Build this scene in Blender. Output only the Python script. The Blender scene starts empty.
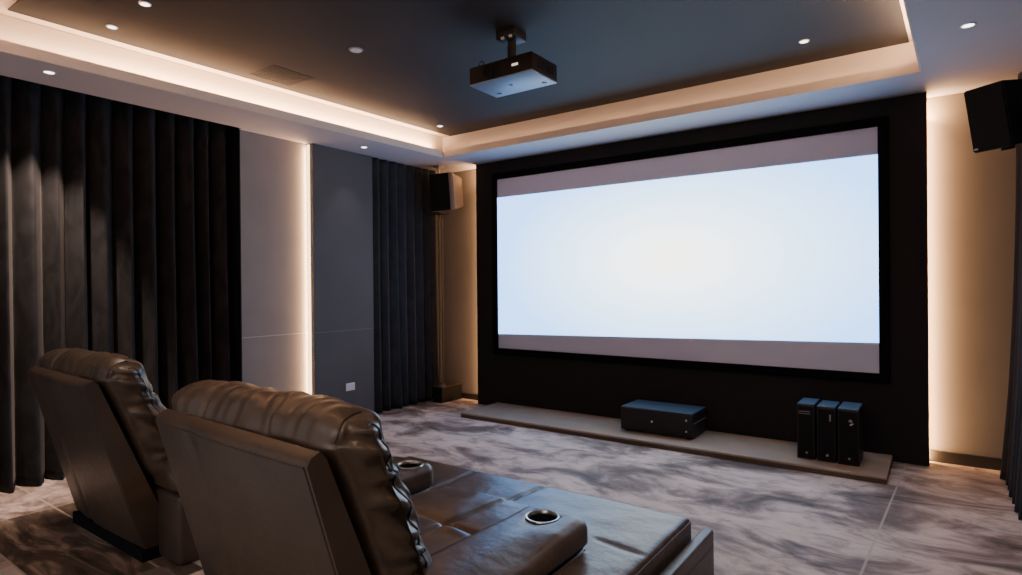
import bpy, bmesh, math, random
from math import sin, cos, pi, sqrt, exp
from mathutils import Vector, Matrix, noise
random.seed(7)
scene = bpy.context.scene
COL = scene.collection

# ------------------------------------------------------------------ camera
F_PX, YAW, PITCH, ROLL, EYE = 594.0672, 0.6219, -0.0024, -0.0087, 1.36
cy_, sy_ = cos(YAW), sin(YAW)
FW = Vector((-sy_ * cos(PITCH), cy_ * cos(PITCH), sin(PITCH)))
R0 = Vector((cy_, sy_, 0.0))
U0 = R0.cross(FW)
RT = R0 * cos(ROLL) + U0 * sin(ROLL)
UP = -R0 * sin(ROLL) + U0 * cos(ROLL)
cam_data = bpy.data.cameras.new('camera')
cam_data.sensor_width = 36.0
cam_data.lens = F_PX * 36.0 / 1022.0
cam_data.clip_start = 0.05
cam = bpy.data.objects.new('camera', cam_data)
COL.objects.link(cam)
M = Matrix.Identity(4)
for i in range(3):
    M[i][0], M[i][1], M[i][2] = RT[i], UP[i], -FW[i]
M[0][3], M[1][3], M[2][3] = 0.0, 0.0, EYE
cam.matrix_world = M
scene.camera = cam

# ------------------------------------------------------------------ materials
def newmat(name):
    m = bpy.data.materials.new(name)
    m.use_nodes = True
    nt = m.node_tree
    nt.nodes.clear()
    out = nt.nodes.new('ShaderNodeOutputMaterial')
    p = nt.nodes.new('ShaderNodeBsdfPrincipled')
    nt.links.new(p.outputs[0], out.inputs[0])
    return m, nt, p

def plain(name, col, rough=0.5, metal=0.0, spec=0.5, bump=0.0, bscale=80.0, var=0.0, vscale=6.0, sheen=0.0, bdist=0.002):
    m, nt, p = newmat(name)
    p.inputs['Base Color'].default_value = (*col, 1)
    p.inputs['Roughness'].default_value = rough
    p.inputs['Metallic'].default_value = metal
    p.inputs['Specular IOR Level'].default_value = spec
    if sheen:
        p.inputs['Sheen Weight'].default_value = sheen
        p.inputs['Sheen Roughness'].default_value = 0.4
        p.inputs['Sheen Tint'].default_value = (0.8, 0.75, 0.72, 1)
    tc = nt.nodes.new('ShaderNodeTexCoord')
    if var:
        n = nt.nodes.new('ShaderNodeTexNoise'); n.inputs['Scale'].default_value = vscale
        n.inputs['Detail'].default_value = 5
        nt.links.new(tc.outputs['Object'], n.inputs['Vector'])
        r = nt.nodes.new('ShaderNodeValToRGB')
        r.color_ramp.elements[0].position = 0.3; r.color_ramp.elements[1].position = 0.7
        r.color_ramp.elements[0].color = (*[c * (1 - var) for c in col], 1)
        r.color_ramp.elements[1].color = (*[min(1, c * (1 + var)) for c in col], 1)
        nt.links.new(n.outputs[0], r.inputs[0]); nt.links.new(r.outputs[0], p.inputs['Base Color'])
    if bump:
        n = nt.nodes.new('ShaderNodeTexNoise'); n.inputs['Scale'].default_value = bscale
        n.inputs['Detail'].default_value = 4
        nt.links.new(tc.outputs['Object'], n.inputs['Vector'])
        b = nt.nodes.new('ShaderNodeBump'); b.inputs['Strength'].default_value = bump
        b.inputs['Distance'].default_value = bdist
        nt.links.new(n.outputs[0], b.inputs['Height']); nt.links.new(b.outputs[0], p.inputs['Normal'])
    return m

def emit(name, col, strength):
    m = bpy.data.materials.new(name); m.use_nodes = True
    nt = m.node_tree; nt.nodes.clear()
    o = nt.nodes.new('ShaderNodeOutputMaterial'); e = nt.nodes.new('ShaderNodeEmission')
    e.inputs[0].default_value = (*col, 1); e.inputs[1].default_value = strength
    nt.links.new(e.outputs[0], o.inputs[0])
    return m

WARM = (1.0, 0.64, 0.36)
M_soffit = plain('soffit_paint', (0.50, 0.47, 0.51), 0.85, spec=0.2, var=0.03, vscale=1.5)
M_lip = plain('cove_paint', (0.66, 0.58, 0.52), 0.8, spec=0.2)
M_darkceil = plain('dark_ceiling_paint', (0.027, 0.028, 0.032), 0.7, spec=0.3, var=0.12, vscale=1.2)
M_wallpale = plain('pale_wall_panel', (0.225, 0.205, 0.205), 0.75, spec=0.25, var=0.05, vscale=3, bump=0.08, bscale=240)
M_walldark = plain('dark_wall_panel', (0.088, 0.084, 0.088), 0.72, spec=0.25, var=0.06, vscale=2, bump=0.08, bscale=240)
M_niche = plain('taupe_wall', (0.215, 0.185, 0.165), 0.8, spec=0.2, var=0.05, vscale=3, bump=0.1, bscale=160)
M_feature = plain('black_screen_wall', (0.0125, 0.0125, 0.0140), 0.75, spec=0.2, var=0.1, vscale=2)
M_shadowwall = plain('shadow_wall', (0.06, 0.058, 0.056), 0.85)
M_base = plain('dark_baseboard', (0.022, 0.017, 0.014), 0.5)
M_groove = plain('panel_joint', (0.42, 0.40, 0.38), 0.6)
M_groove_dark = plain('panel_joint_dark', (0.13, 0.13, 0.14), 0.6)
M_black = plain('black_lacquer', (0.010, 0.010, 0.012), 0.45, spec=0.35)
M_lid_bluelit = plain('black_lid_screen_lit', (0.050, 0.085, 0.135), 0.38, spec=0.8, bump=0.05, bscale=300)  # blue light of the screen mixed into the black lid colour
M_blackmat = plain('black_matt', (0.008, 0.008, 0.009), 0.8, spec=0.15)
M_grille = plain('speaker_grille', (0.011, 0.010, 0.010), 0.85, spec=0.2, bump=0.3, bscale=600)
M_cabside_lit = plain('speaker_side_niche_lit', (0.16, 0.115, 0.085), 0.45, spec=0.4)  # warm niche light put into the black cabinet's colour as brown
M_frame = plain('screen_frame_velvet', (0.0045, 0.005, 0.0065), 0.9, spec=0.05)
M_canvas = plain('screen_canvas', (0.53, 0.56, 0.76), 0.8, spec=0.15)
M_steel = plain('brushed_steel', (0.62, 0.58, 0.52), 0.28, metal=1.0)
M_silver = plain('pale_metal', (0.75, 0.75, 0.78), 0.35, metal=0.6)
M_ventdark = plain('vent_dark', (0.016, 0.016, 0.018), 0.8)
M_white = plain('white_plastic', (0.78, 0.77, 0.80), 0.4)
M_greyplastic = plain('grey_plastic', (0.26, 0.26, 0.26), 0.5)
M_projbody = plain('projector_body', (0.006, 0.005, 0.0048), 0.6, spec=0.2)
M_projbase_bluelit = plain('projector_base_screen_lit', (0.19, 0.27, 0.40), 0.4)  # screen's blue light painted into the underside colour
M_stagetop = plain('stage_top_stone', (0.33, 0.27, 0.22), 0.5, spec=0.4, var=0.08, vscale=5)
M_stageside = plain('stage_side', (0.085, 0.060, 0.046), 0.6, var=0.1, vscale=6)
M_led = emit('led_strip', (1.0, 0.70, 0.42), 4.0)
M_bulb = emit('downlight_bulb', (1.0, 0.92, 0.84), 5.0)
M_lens = plain('lens_glass', (0.01, 0.01, 0.013), 0.08, spec=0.9)
M_indicator = emit('indicator', (1.0, 0.86, 0.70), 0.95)
M_pole = plain('bronze_rod', (0.15, 0.115, 0.09), 0.4, metal=0.6)

# leather
def leather(name, col, rough):
    m, nt, p = newmat(name)
    tc = nt.nodes.new('ShaderNodeTexCoord')
    n1 = nt.nodes.new('ShaderNodeTexNoise'); n1.inputs['Scale'].default_value = 4.0; n1.inputs['Detail'].default_value = 6
    nt.links.new(tc.outputs['Object'], n1.inputs['Vector'])
    r = nt.nodes.new('ShaderNodeValToRGB')
    r.color_ramp.elements[0].position = 0.3; r.color_ramp.elements[1].position = 0.75
    r.color_ramp.elements[0].color = (*[c * 0.78 for c in col], 1)
    r.color_ramp.elements[1].color = (*[c * 1.22 for c in col], 1)
    nt.links.new(n1.outputs[0], r.inputs[0]); nt.links.new(r.outputs[0], p.inputs['Base Color'])
    p.inputs['Roughness'].default_value = rough
    p.inputs['Specular IOR Level'].default_value = 0.55
    v = nt.nodes.new('ShaderNodeTexVoronoi'); v.inputs['Scale'].default_value = 260
    nt.links.new(tc.outputs['Object'], v.inputs['Vector'])
    n2 = nt.nodes.new('ShaderNodeTexNoise'); n2.inputs['Scale'].default_value = 16; n2.inputs['Detail'].default_value = 5
    nt.links.new(tc.outputs['Object'], n2.inputs['Vector'])
    b1 = nt.nodes.new('ShaderNodeBump'); b1.inputs['Strength'].default_value = 0.12; b1.inputs['Distance'].default_value = 0.002
    nt.links.new(v.outputs[0], b1.inputs['Height'])
    b2 = nt.nodes.new('ShaderNodeBump'); b2.inputs['Strength'].default_value = 0.16; b2.inputs['Distance'].default_value = 0.02
    nt.links.new(n2.outputs[0], b2.inputs['Height']); nt.links.new(b1.outputs[0], b2.inputs['Normal'])
    nt.links.new(b2.outputs[0], p.inputs['Normal'])
    return m
M_leather = leather('brown_leather', (0.078, 0.055, 0.040), 0.34)
M_leather_smooth = leather('brown_leather_shell', (0.066, 0.046, 0.034), 0.42)
M_leather_lid = leather('grey_brown_leather', (0.085, 0.066, 0.053), 0.42)
M_piping = plain('leather_piping', (0.040, 0.028, 0.021), 0.45)

# velvet curtain
def velvet(name, col, mott, sheen):
    m, nt, p = newmat(name)
    tc = nt.nodes.new('ShaderNodeTexCoord')
    mp = nt.nodes.new('ShaderNodeMapping'); mp.inputs['Scale'].default_value = (3.0, 3.0, 1.6)
    nt.links.new(tc.outputs['Object'], mp.inputs['Vector'])
    n1 = nt.nodes.new('ShaderNodeTexNoise'); n1.inputs['Scale'].default_value = 2.2; n1.inputs['Detail'].default_value = 3
    n1.inputs['Distortion'].default_value = 1.2
    nt.links.new(mp.outputs[0], n1.inputs['Vector'])
    r = nt.nodes.new('ShaderNodeValToRGB')
    r.color_ramp.elements[0].position = 0.38; r.color_ramp.elements[1].position = 0.64
    r.color_ramp.elements[0].color = (*[c * (1 - mott) for c in col], 1)
    r.color_ramp.elements[1].color = (*[c * (1 + mott) for c in col], 1)
    nt.links.new(n1.outputs[0], r.inputs[0]); nt.links.new(r.outputs[0], p.inputs['Base Color'])
    p.inputs['Roughness'].default_value = 0.85
    p.inputs['Specular IOR Level'].default_value = 0.15
    p.inputs['Sheen Weight'].default_value = sheen
    p.inputs['Sheen Roughness'].default_value = 0.35
    p.inputs['Sheen Tint'].default_value = (0.75, 0.68, 0.66, 1)
    return m
M_curtL = velvet('velvet_curtain', (0.0195, 0.0190, 0.0215), 0.30, 0.13)
M_curtM = velvet('charcoal_curtain', (0.028, 0.030, 0.036), 0.15, 0.12)

# floor: large marbled tiles
def floor_mat():
    m, nt, p = newmat('marbled_tile')
    N, L = nt.nodes, nt.links
    geo = N.new('ShaderNodeNewGeometry')
    sep = N.new('ShaderNodeSeparateXYZ'); L.new(geo.outputs['Position'], sep.inputs[0])
    def noise(scale, detail, sc, dist=0.0, rough=0.55, rot=0.0, off=(0, 0, 0)):
        mp = N.new('ShaderNodeMapping'); mp.inputs['Scale'].default_value = sc
        mp.inputs['Rotation'].default_value = (0, 0, rot); mp.inputs['Location'].default_value = off
        L.new(geo.outputs['Position'], mp.inputs['Vector'])
        n = N.new('ShaderNodeTexNoise'); n.inputs['Scale'].default_value = scale
        n.inputs['Detail'].default_value = detail; n.inputs['Distortion'].default_value = dist
        n.inputs['Roughness'].default_value = rough
        L.new(mp.outputs[0], n.inputs['Vector'])
        return n.outputs[0]
    def ramp(fac, stops):
        r = N.new('ShaderNodeValToRGB')
        while len(r.color_ramp.elements) < len(stops): r.color_ramp.elements.new(0.5)
        for e, (pos, c) in zip(r.color_ramp.elements, stops):
            e.position = pos; e.color = (*c, 1)
        L.new(fac, r.inputs[0]); return r.outputs[0]
    def math_(op, a, b=None, c=None):
        n = N.new('ShaderNodeMath'); n.operation = op
        for i, v in enumerate((a, b, c)):
            if v is None: continue
            if isinstance(v, (int, float)): n.inputs[i].default_value = v
            else: L.new(v, n.inputs[i])
        return n.outputs[0]
    def mix(fac, a, b):
        n = N.new('ShaderNodeMix'); n.data_type = 'RGBA'
        for i, v in ((0, fac), (6, a), (7, b)):
            if isinstance(v, (int, float)): n.inputs[i].default_value = v
            elif isinstance(v, tuple): n.inputs[i].default_value = (*v, 1)
            else: L.new(v, n.inputs[i])
        return n.outputs[2]
    patch = noise(2.1, 7, (0.80, 1.25, 1), 0.75, 0.60, 0.25, (3.1, 1.7, 0))
    base = ramp(patch, [(0.34, (0.085, 0.064, 0.060)), (0.44, (0.27, 0.205, 0.185)), (0.53, (0.60, 0.485, 0.44)), (0.70, (0.76, 0.635, 0.585))])
    fine = noise(6.5, 6, (0.8, 1.4, 1), 0.5, 0.6, 0.2)
    base = mix(ramp(fine, [(0.36, (0.50, 0.50, 0.50)), (0.52, (0, 0, 0))]), base, (0.11, 0.088, 0.085))
    # dark veined inlay tiles at the rear left
    vein = noise(3.2, 7, (0.6, 2.6, 1), 1.2, 0.6, -0.5)
    dark = ramp(vein, [(0.35, (0.050, 0.036, 0.029)), (0.52, (0.13, 0.094, 0.075)), (0.64, (0.34, 0.255, 0.205))])
    x, y = sep.outputs[0], sep.outputs[1]
    inx = math_('MULTIPLY', math_('GREATER_THAN', x, -4.50), math_('LESS_THAN', x, -2.9))
    iny = math_('MULTIPLY', math_('GREATER_THAN', y, 0.945), math_('LESS_THAN', y, 1.47))
    base = mix(math_('MULTIPLY', inx, iny), base, dark)
    # joints
    def line(coord, at, w, lo=None, hi=None, other=None):
        f = math_('LESS_THAN', math_('ABSOLUTE', math_('SUBTRACT', coord, at)), w)
        if lo is not None: f = math_('MULTIPLY', f, math_('GREATER_THAN', other, lo))
        if hi is not None: f = math_('MULTIPLY', f, math_('LESS_THAN', other, hi))
        return f
    xs_ = math_('SUBTRACT', x, math_('MULTIPLY', math_('SUBTRACT', y, 5.246), 0.048))
    joints = None
    for args in [(xs_, -0.198, 0.006), (y, 1.348, 0.006, None, -2.9, x), (y, 0.945, 0.006, None, -2.9, x),
                 (x, -4.50, 0.004, None, 1.47, y), (y, 3.45, 0.003, -0.225, None, x)]:
        l = line(*args)
        joints = l if joints is None else math_('MAXIMUM', joints, l)
    base = mix(math_('MULTIPLY', joints, 0.75), base, (0.50, 0.42, 0.36))
    L.new(base, p.inputs['Base Color'])
    p.inputs['Roughness'].default_value = 0.62
    p.inputs['Specular IOR Level'].default_value = 0.3
    b = N.new('ShaderNodeBump'); b.inputs['Strength'].default_value = 0.12; b.inputs['Distance'].default_value = 0.004
    L.new(fine, b.inputs['Height']); L.new(b.outputs[0], p.inputs['Normal'])
    return m
M_floor = floor_mat()

def picture_mat():
    m = bpy.data.materials.new('projected_light'); m.use_nodes = True
    nt = m.node_tree; nt.nodes.clear(); N, L = nt.nodes, nt.links
    o = N.new('ShaderNodeOutputMaterial'); e = N.new('ShaderNodeEmission')
    tc = N.new('ShaderNodeTexCoord')
    mp = N.new('ShaderNodeMapping'); mp.inputs['Location'].default_value = (2.0, 0, -1.62); mp.inputs['Scale'].default_value = (0.52, 1, 1.0)
    mp.vector_type = 'POINT'
    mp.inputs['Location'].default_value = (2.02 * 0.52, 0, -1.60)
    L.new(tc.outputs['Object'], mp.inputs['Vector'])
    ln = N.new('ShaderNodeVectorMath'); ln.operation = 'LENGTH'
    mp.inputs['Scale'].default_value = (0.52, 0.0, 1.0)
    L.new(mp.outputs[0], ln.inputs[0])
    r = N.new('ShaderNodeValToRGB')
    st = [(0.0, (1.0, 0.93, 0.84)), (0.22, (0.90, 0.95, 1.0)), (0.55, (0.52, 0.75, 1.0)), (1.0, (0.24, 0.49, 1.0))]
    while len(r.color_ramp.elements) < len(st): r.color_ramp.elements.new(0.5)
    for el, (pos, c) in zip(r.color_ramp.elements, st): el.position = pos; el.color = (*c, 1)
    L.new(ln.outputs['Value'], r.inputs[0]); L.new(r.outputs[0], e.inputs[0])
    e.inputs[1].default_value = 3.9
    L.new(e.outputs[0], o.inputs[0])
    return m
M_picture = picture_mat()

# ------------------------------------------------------------------ helpers
def obj(name, bm, mat, parent=None, smooth=False, angle=0.6):
    me = bpy.data.meshes.new(name)
    bmesh.ops.recalc_face_normals(bm, faces=bm.faces[:])
    if smooth:
        for f in bm.faces: f.smooth = True
        for e in bm.edges:
            if len(e.link_faces) == 2 and e.calc_face_angle(0.0) > angle: e.smooth = False
    bm.to_mesh(me); bm.free()
    me.materials.append(mat)
    o = bpy.data.objects.new(name, me)
    COL.objects.link(o)
    if parent is not None:
        o.parent = parent
        w = Vector((0, 0, 0)); q = parent
        while q is not None:
            w += Vector(q.location); q = q.parent
        o.location = -w if parent.type == 'EMPTY' else Vector((0, 0, 0))
    return o

def thing(name, label, cat, loc=(0, 0, 0), group=None):
    o = bpy.data.objects.new(name, None); COL.objects.link(o)
    o.empty_display_size = 0.1
    o.location = loc; o['label'] = label; o['category'] = cat
    if group: o['group'] = group
    return o

def tag(o, label, cat, group=None):
    o['label'] = label; o['category'] = cat
    if group: o['group'] = group
    return o

def struct(name, bm, mat, smooth=False):
    o = obj(name, bm, mat, None, smooth); o['kind'] = 'structure'; return o

def B(): return bmesh.new()

def add_box(bm, x0, x1, y0, y1, z0, z1, bevel=0.0, seg=3, rot=None, pivot=None):
    r = bmesh.ops.create_cube(bm, size=1.0)
    vs = r['verts']
    for v in vs:
        v.co = Vector(((x0 + x1) / 2 + v.co.x * (x1 - x0), (y0 + y1) / 2 + v.co.y * (y1 - y0), (z0 + z1) / 2 + v.co.z * (z1 - z0)))
    if rot is not None:
        bmesh.ops.rotate(bm, verts=vs, cent=pivot or Vector(((x0 + x1) / 2, (y0 + y1) / 2, (z0 + z1) / 2)), matrix=rot)
    if bevel > 0:
        es = list({e for v in vs for e in v.link_edges})
        bmesh.ops.bevel(bm, geom=es, offset=bevel, segments=seg, profile=0.5, affect='EDGES')
    return bm

def box(*a, **k): return add_box(B(), *a, **k)

def add_poly_prism(bm, pts, axis, a, b):
    """pts: 2-D outline; extruded along axis ('x','y','z') from a to b."""
    def mk(p, t):
        if axis == 'x': return (t, p[0], p[1])
        if axis == 'y': return (p[0], t, p[1])
        return (p[0], p[1], t)
    v0 = [bm.verts.new(mk(p, a)) for p in pts]
    v1 = [bm.verts.new(mk(p, b)) for p in pts]
    n = len(pts)
    bm.faces.new(v0); bm.faces.new(v1[::-1])
    for i in range(n):
        bm.faces.new((v0[i], v0[(i + 1) % n], v1[(i + 1) % n], v1[i]))
    return bm

def add_cyl(bm, c0, c1, r0, r1=None, n=24, caps=True):
    c0, c1 = Vector(c0), Vector(c1); r1 = r0 if r1 is None else r1
    d = (c1 - c0).normalized()
    a = Vector((0, 0, 1)) if abs(d.z) < 0.9 else Vector((1, 0, 0))
    u = d.cross(a).normalized(); w = d.cross(u)
    A = [bm.verts.new(c0 + (u * cos(2 * pi * i / n) + w * sin(2 * pi * i / n)) * r0) for i in range(n)]
    Bv = [bm.verts.new(c1 + (u * cos(2 * pi * i / n) + w * sin(2 * pi * i / n)) * r1) for i in range(n)]
    for i in range(n): bm.faces.new((A[i], A[(i + 1) % n], Bv[(i + 1) % n], Bv[i]))
    if caps: bm.faces.new(A[::-1]); bm.faces.new(Bv)
    return bm

def add_lathe(bm, centre, prof, n=32):
    """prof: list of (r, z) around a vertical axis at centre (open ends)."""
    rings = []
    for r, z in prof:
        rings.append([bm.verts.new((centre[0] + r * cos(2 * pi * i / n), centre[1] + r * sin(2 * pi * i / n), centre[2] + z)) for i in range(n)])
    for a, b in zip(rings, rings[1:]):
        for i in range(n): bm.faces.new((a[i], a[(i + 1) % n], b[(i + 1) % n], b[i]))
    return bm

def add_tube(bm, pts, r, n=8):
    pts = [Vector(p) for p in pts]
    rings = []
    for i, p in enumerate(pts):
        d = (pts[min(i + 1, len(pts) - 1)] - pts[max(i - 1, 0)]).normalized()
        a = Vector((0, 0, 1)) if abs(d.z) < 0.9 else Vector((1, 0, 0))
        u = d.cross(a).normalized(); w = d.cross(u)
        rings.append([bm.verts.new(p + (u * cos(2 * pi * k / n) + w * sin(2 * pi * k / n)) * r) for k in range(n)])
    for a, b in zip(rings, rings[1:]):
        for k in range(n): bm.faces.new((a[k], a[(k + 1) % n], b[(k + 1) % n], b[k]))
    bm.faces.new(rings[0][::-1]); bm.faces.new(rings[-1])
    return bm

# ------------------------------------------------------------------ the room
C = 2.766          # soffit height
CU = 3.016         # recessed ceiling height
YP = 5.357         # screen wall face
YB = 5.54          # back of the lit niches
XL = -4.957

struct('floor', box(-5.6, 0.75, -1.2, 5.75, -0.08, 0.0), M_floor)

# soffit ring with its opening (slightly out of square like the photographed one)
def xl_at(y): return -4.364 - (4.842 - y) * 0.0275
def xr_at(y): return -0.071 - (4.842 - y) * 0.035
Y0, Y1 = 0.70, 4.842
op = [(xl_at(Y0), Y0), (xr_at(Y0), Y0), (xr_at(Y1), Y1), (xl_at(Y1), Y1)]
LIP = 0.064
bm = B()
add_poly_prism(bm, [(XL, -1.2), (op[0][0], Y0), (op[3][0], Y1), (XL, 5.75)], 'z', C, C + LIP)
add_poly_prism(bm, [(op[3][0], Y1), (op[2][0], Y1), (0.75, 5.75), (XL, 5.75)], 'z', C, C + LIP)
add_poly_prism(bm, [(op[2][0], Y1), (op[1][0], Y0), (0.75, -1.2), (0.75, 5.75)], 'z', C, C + LIP)
add_poly_prism(bm, [(XL, -1.2), (0.75, -1.2), (op[1][0], Y0), (op[0][0], Y0)], 'z', C, C + LIP)
add_poly_prism(bm, [(-5.6, 2.875), (XL, 2.875), (XL, 5.75), (-5.6, 5.75)], 'z', C, C + LIP)
struct('ceiling', bm, M_soffit)
struct('ceiling_pocket', box(-5.6, XL + 0.02, -1.2, 2.90, C + 0.16, C + 0.20), M_shadowwall)
struct('trim_9', box(XL, XL + 0.02, -1.2, 2.875, C + LIP + 0.001, C + 0.16), M_shadowwall)
# upstand of the recess, set back behind the lip
SB = 0.085
o2 = [(op[0][0] - SB, Y0 - SB), (op[1][0] + SB, Y0 - SB), (op[2][0] + SB, Y1 + SB), (op[3][0] - SB, Y1 + SB)]
o3 = [(p[0] + (0.06 if i in (1, 2) else -0.06), p[1] + (0.06 if i > 1 else -0.06)) for i, p in enumerate(o2)]
for i in range(4):
    j = (i + 1) % 4
    b_ = B(); add_poly_prism(b_, [o2[i], o2[j], o3[j], o3[i]], 'z', C + LIP, CU)
    struct('trim_%d' % (i + 1), b_, M_lip)
# fascia faces of the lip, painted warm white
fa = 0.012
for i, (a, b2) in enumerate(((0, 3), (3, 2), (2, 1))):
    p, q = Vector(op[a]), Vector(op[b2])
    d = (q - p).normalized(); nrm = Vector((d.y, -d.x))
    ctr = Vector((-2.2, 2.8))
    if (ctr - p).dot(nrm) < 0: nrm = -nrm
    b_ = B(); add_poly_prism(b_, [tuple(p), tuple(q), tuple(q + nrm * fa), tuple(p + nrm * fa)], 'z', C - 0.001, C + LIP + 0.003)
    struct('trim_%d' % (i + 5), b_, M_lip)
# recessed ceiling: white border and dark field
b_ = B(); add_poly_prism(b_, o3, 'z', CU + 0.004, CU + 0.05); struct('ceiling_border', b_, M_lip)
dk = [(-4.445, 1.13), (-0.27, 1.13), (-0.145, Y1 + SB), (-4.335, Y1 + SB)]
b_ = B(); add_poly_prism(b_, dk, 'z', CU - 0.004, CU + 0.02); struct('ceiling_dark_field', b_, M_darkceil)

# left wall: a shadow wall behind the curtains, then the two panels
b_ = B(); add_box(b_, -5.6, -5.5, -1.2, 2.95, 0, C + 0.16); struct('wall_left', b_, M_shadowwall)
struct('wall_left_pale', box(-5.030, -5.005, 2.885, 3.60, 0, C - 0.001), M_wallpale)
struct('trim_12', box(-5.50, -5.004, 2.874, 2.8845, 0, C + 0.15), M_blackmat)
struct('wall_left_dark', box(-5.16, -4.925, 3.578, 4.33, 0, C - 0.001), M_walldark)
struct('wall_left_far', box(-5.16, -5.03, 4.33, 5.75, 0, C - 0.001), M_shadowwall)
struct('trim_10', box(-5.006, -5.0035, 2.885, 3.575, 0.918, 0.924), M_groove)
struct('trim_11', box(-4.926, -4.9235, 3.578, 4.33, 0.918, 0.923), M_groove_dark)

# front: taupe niche wall, black screen wall standing forward of it
struct('wall_front', box(-5.16, 0.75, YB, YB + 0.12, 0, C - 0.001), M_niche)
PX0, PX1 = -4.325, -0.052
struct('wall_front_screen', box(PX0, PX1, YP, YP + 0.05, 0, C - 0.001), M_feature)
struct('wall_front_backing', box(PX0 + 0.10, PX1 - 0.10, YP + 0.05, YB - 0.001, 0, C - 0.002), M_feature)
struct('baseboard_front_left', box(-5.02, PX0 + 0.09, YB - 0.02, YB - 0.001, 0, 0.065), M_base)
struct('baseboard_front_right', box(PX1 - 0.09, 0.62, YB - 0.02, YB - 0.001, 0, 0.085), M_base)
struct('wall_right', box(0.62, 0.75, -1.2, YB, 0, C - 0.001), M_shadowwall)

# ------------------------------------------------------------------ led strips
s = tag(obj('led_strip', box(-5.0, -4.968, 3.5655, 3.577, 0.02, C - 0.01, bevel=0.002, seg=1), M_led), 'glowing warm vertical light strip between the pale and the dark left wall panels', 'light strip')

def area(name, loc, direction, sx, sz, power, col, along):
    l = bpy.data.lights.new(name, 'AREA'); l.shape = 'RECTANGLE'
    l.size = sx; l.size_y = sz; l.energy = power; l.color = col
    o = bpy.data.objects.new(name, l); COL.objects.link(o)
    z = -Vector(direction).normalized(); yv = Vector(along).normalized()
    xv = yv.cross(z).normalized(); yv = z.cross(xv)
    m_ = Matrix.Identity(4)
    for i in range(3): m_[i][0], m_[i][1], m_[i][2], m_[i][3] = xv[i], yv[i], z[i], loc[i]
    o.matrix_world = m_
    return o
LEDC = (1.0, 0.55, 0.25)
LEDW = (1.0, 0.58, 0.31)
# gap strip on the left wall (shines along the pale panel)
area('led_lamp', (-4.985, 3.562, C / 2), (-0.6, -1, 0), 0.02, C - 0.06, 24, LEDC, (0, 0, 1))
# strips hidden behind both edges of the screen wall
area('led_lamp', (PX1 - 0.012, YB - 0.060, C / 2), (0.45, 1, 0.0), 0.025, C - 0.03, 30, LEDC, (0, 0, 1))
area('led_lamp', (PX0 + 0.012, YB - 0.060, C / 2), (-0.45, 1, 0.0), 0.025, C - 0.03, 22, LEDC, (0, 0, 1))
area('led_lamp', (PX1 + 0.0, YB - 0.07, 2.60), (0.7, 0.1, 1), 0.03, 0.10, 2.6, LEDC, (0, 1, 0))  # short extra lamp added to wash the ceiling above the right niche
area('led_lamp', (PX0 - 0.0, YB - 0.07, 2.60), (-0.7, 0.1, 1), 0.03, 0.10, 2.6, LEDC, (0, 1, 0))  # same added ceiling wash above the left niche
# cove strips lying on the lip
LZ = C + LIP + 0.012
def cove(p, q, out, power):
    p, q = Vector((*p, LZ)), Vector((*q, LZ)); mid = (p + q) / 2
    area('cove_lamp', mid, (out[0] * 0.35, out[1] * 0.35, 1), 0.03, (q - p).length, power, LEDW, q - p)
cove((xl_at(0.8) - 0.03, 0.8), (xl_at(4.75) - 0.03, 4.75), (-1, 0), 36)
cove((xr_at(0.8) + 0.03, 0.8), (xr_at(4.75) + 0.03, 4.75), (-1.6, 0), 44)
cove((-4.3, Y0 - 0.03), (-0.3, Y0 - 0.03), (0, -1), 30)
cove((-4.3, Y1 + 0.03), (-0.15, Y1 + 0.03), (0, 1), 1.5)

# ------------------------------------------------------------------ curtains
def curtain(name, y0, y1, xc, amp, pitch, z0, ztop, mat, flare, seed, outward=1, pool=0.0):
    """Pleated drape hanging along Y; outward = +1 when the room is on the +X side."""
    rnd = random.Random(seed)
    ny = int((y1 - y0) / pitch * 22); nz = 44
    cuts = [y0]
    while cuts[-1] < y1: cuts.append(cuts[-1] + pitch * rnd.uniform(0.82, 1.18))
    k = (y1 - y0) / (cuts[-1] - y0); cuts = [y0 + (c - y0) * k for c in cuts]
    amps = [rnd.uniform(0.8, 1.2) for _ in cuts]; dx = [rnd.uniform(-1, 1) for _ in cuts]
    bm = B(); grid = []
    for i in range(ny + 1):
        y = y0 + (y1 - y0) * i / ny
        j = 0
        while j < len(cuts) - 2 and y > cuts[j + 1]: j += 1
        t = (y - cuts[j]) / (cuts[j + 1] - cuts[j])
        row = []
        for q in range(nz + 1):
            h = q / nz; z = z0 + (ztop - z0) * h
            # rounded ridge with a tight valley, narrowing to a pinch at the heading
            ridge = abs(sin(pi * t)) ** 0.75
            lean = sin(2 * pi * t) * 0.25
            a = amp * (amps[j] * sin(pi * t) ** 2 + amps[min(j + 1, len(cuts) - 1)] * 0.0 + 0.0 * lean)
            prof = ridge * amps[j] - 0.55
            w = 1.0 + 0.25 * (1 - h) + 0.35 * max(0.0, 0.22 - h) / 0.22 - 0.45 * max(0, (h - 0.9) / 0.1)
            sway = 0.012 * dx[j] * sin(h * 2.2 + j) * (1 - h)
            yy = y + 0.018 * (1 - h) * dx[j] * sin(pi * t) + 0.012 * sin(pi * t * 2) * (1 if h < .93 else .3)
            x = xc + outward * (amp * prof * w + flare * max(0.0, 1 - h * 1.25) ** 1.6 + sway)
            zz = z
            if q == 0: zz = z0 + 0.012 * (1 - ridge)
            row.append(bm.verts.new((x, yy, zz)))
        grid.append(row)
    for i in range(ny):
        for q in range(nz):
            bm.faces.new((grid[i][q], grid[i + 1][q], grid[i + 1][q + 1], grid[i][q + 1]))
    o = obj(name, bm, mat, None, True, 3.2)
    sd = o.modifiers.new('thickness', 'SOLIDIFY'); sd.thickness = 0.006; sd.offset = 0
    return o

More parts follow.
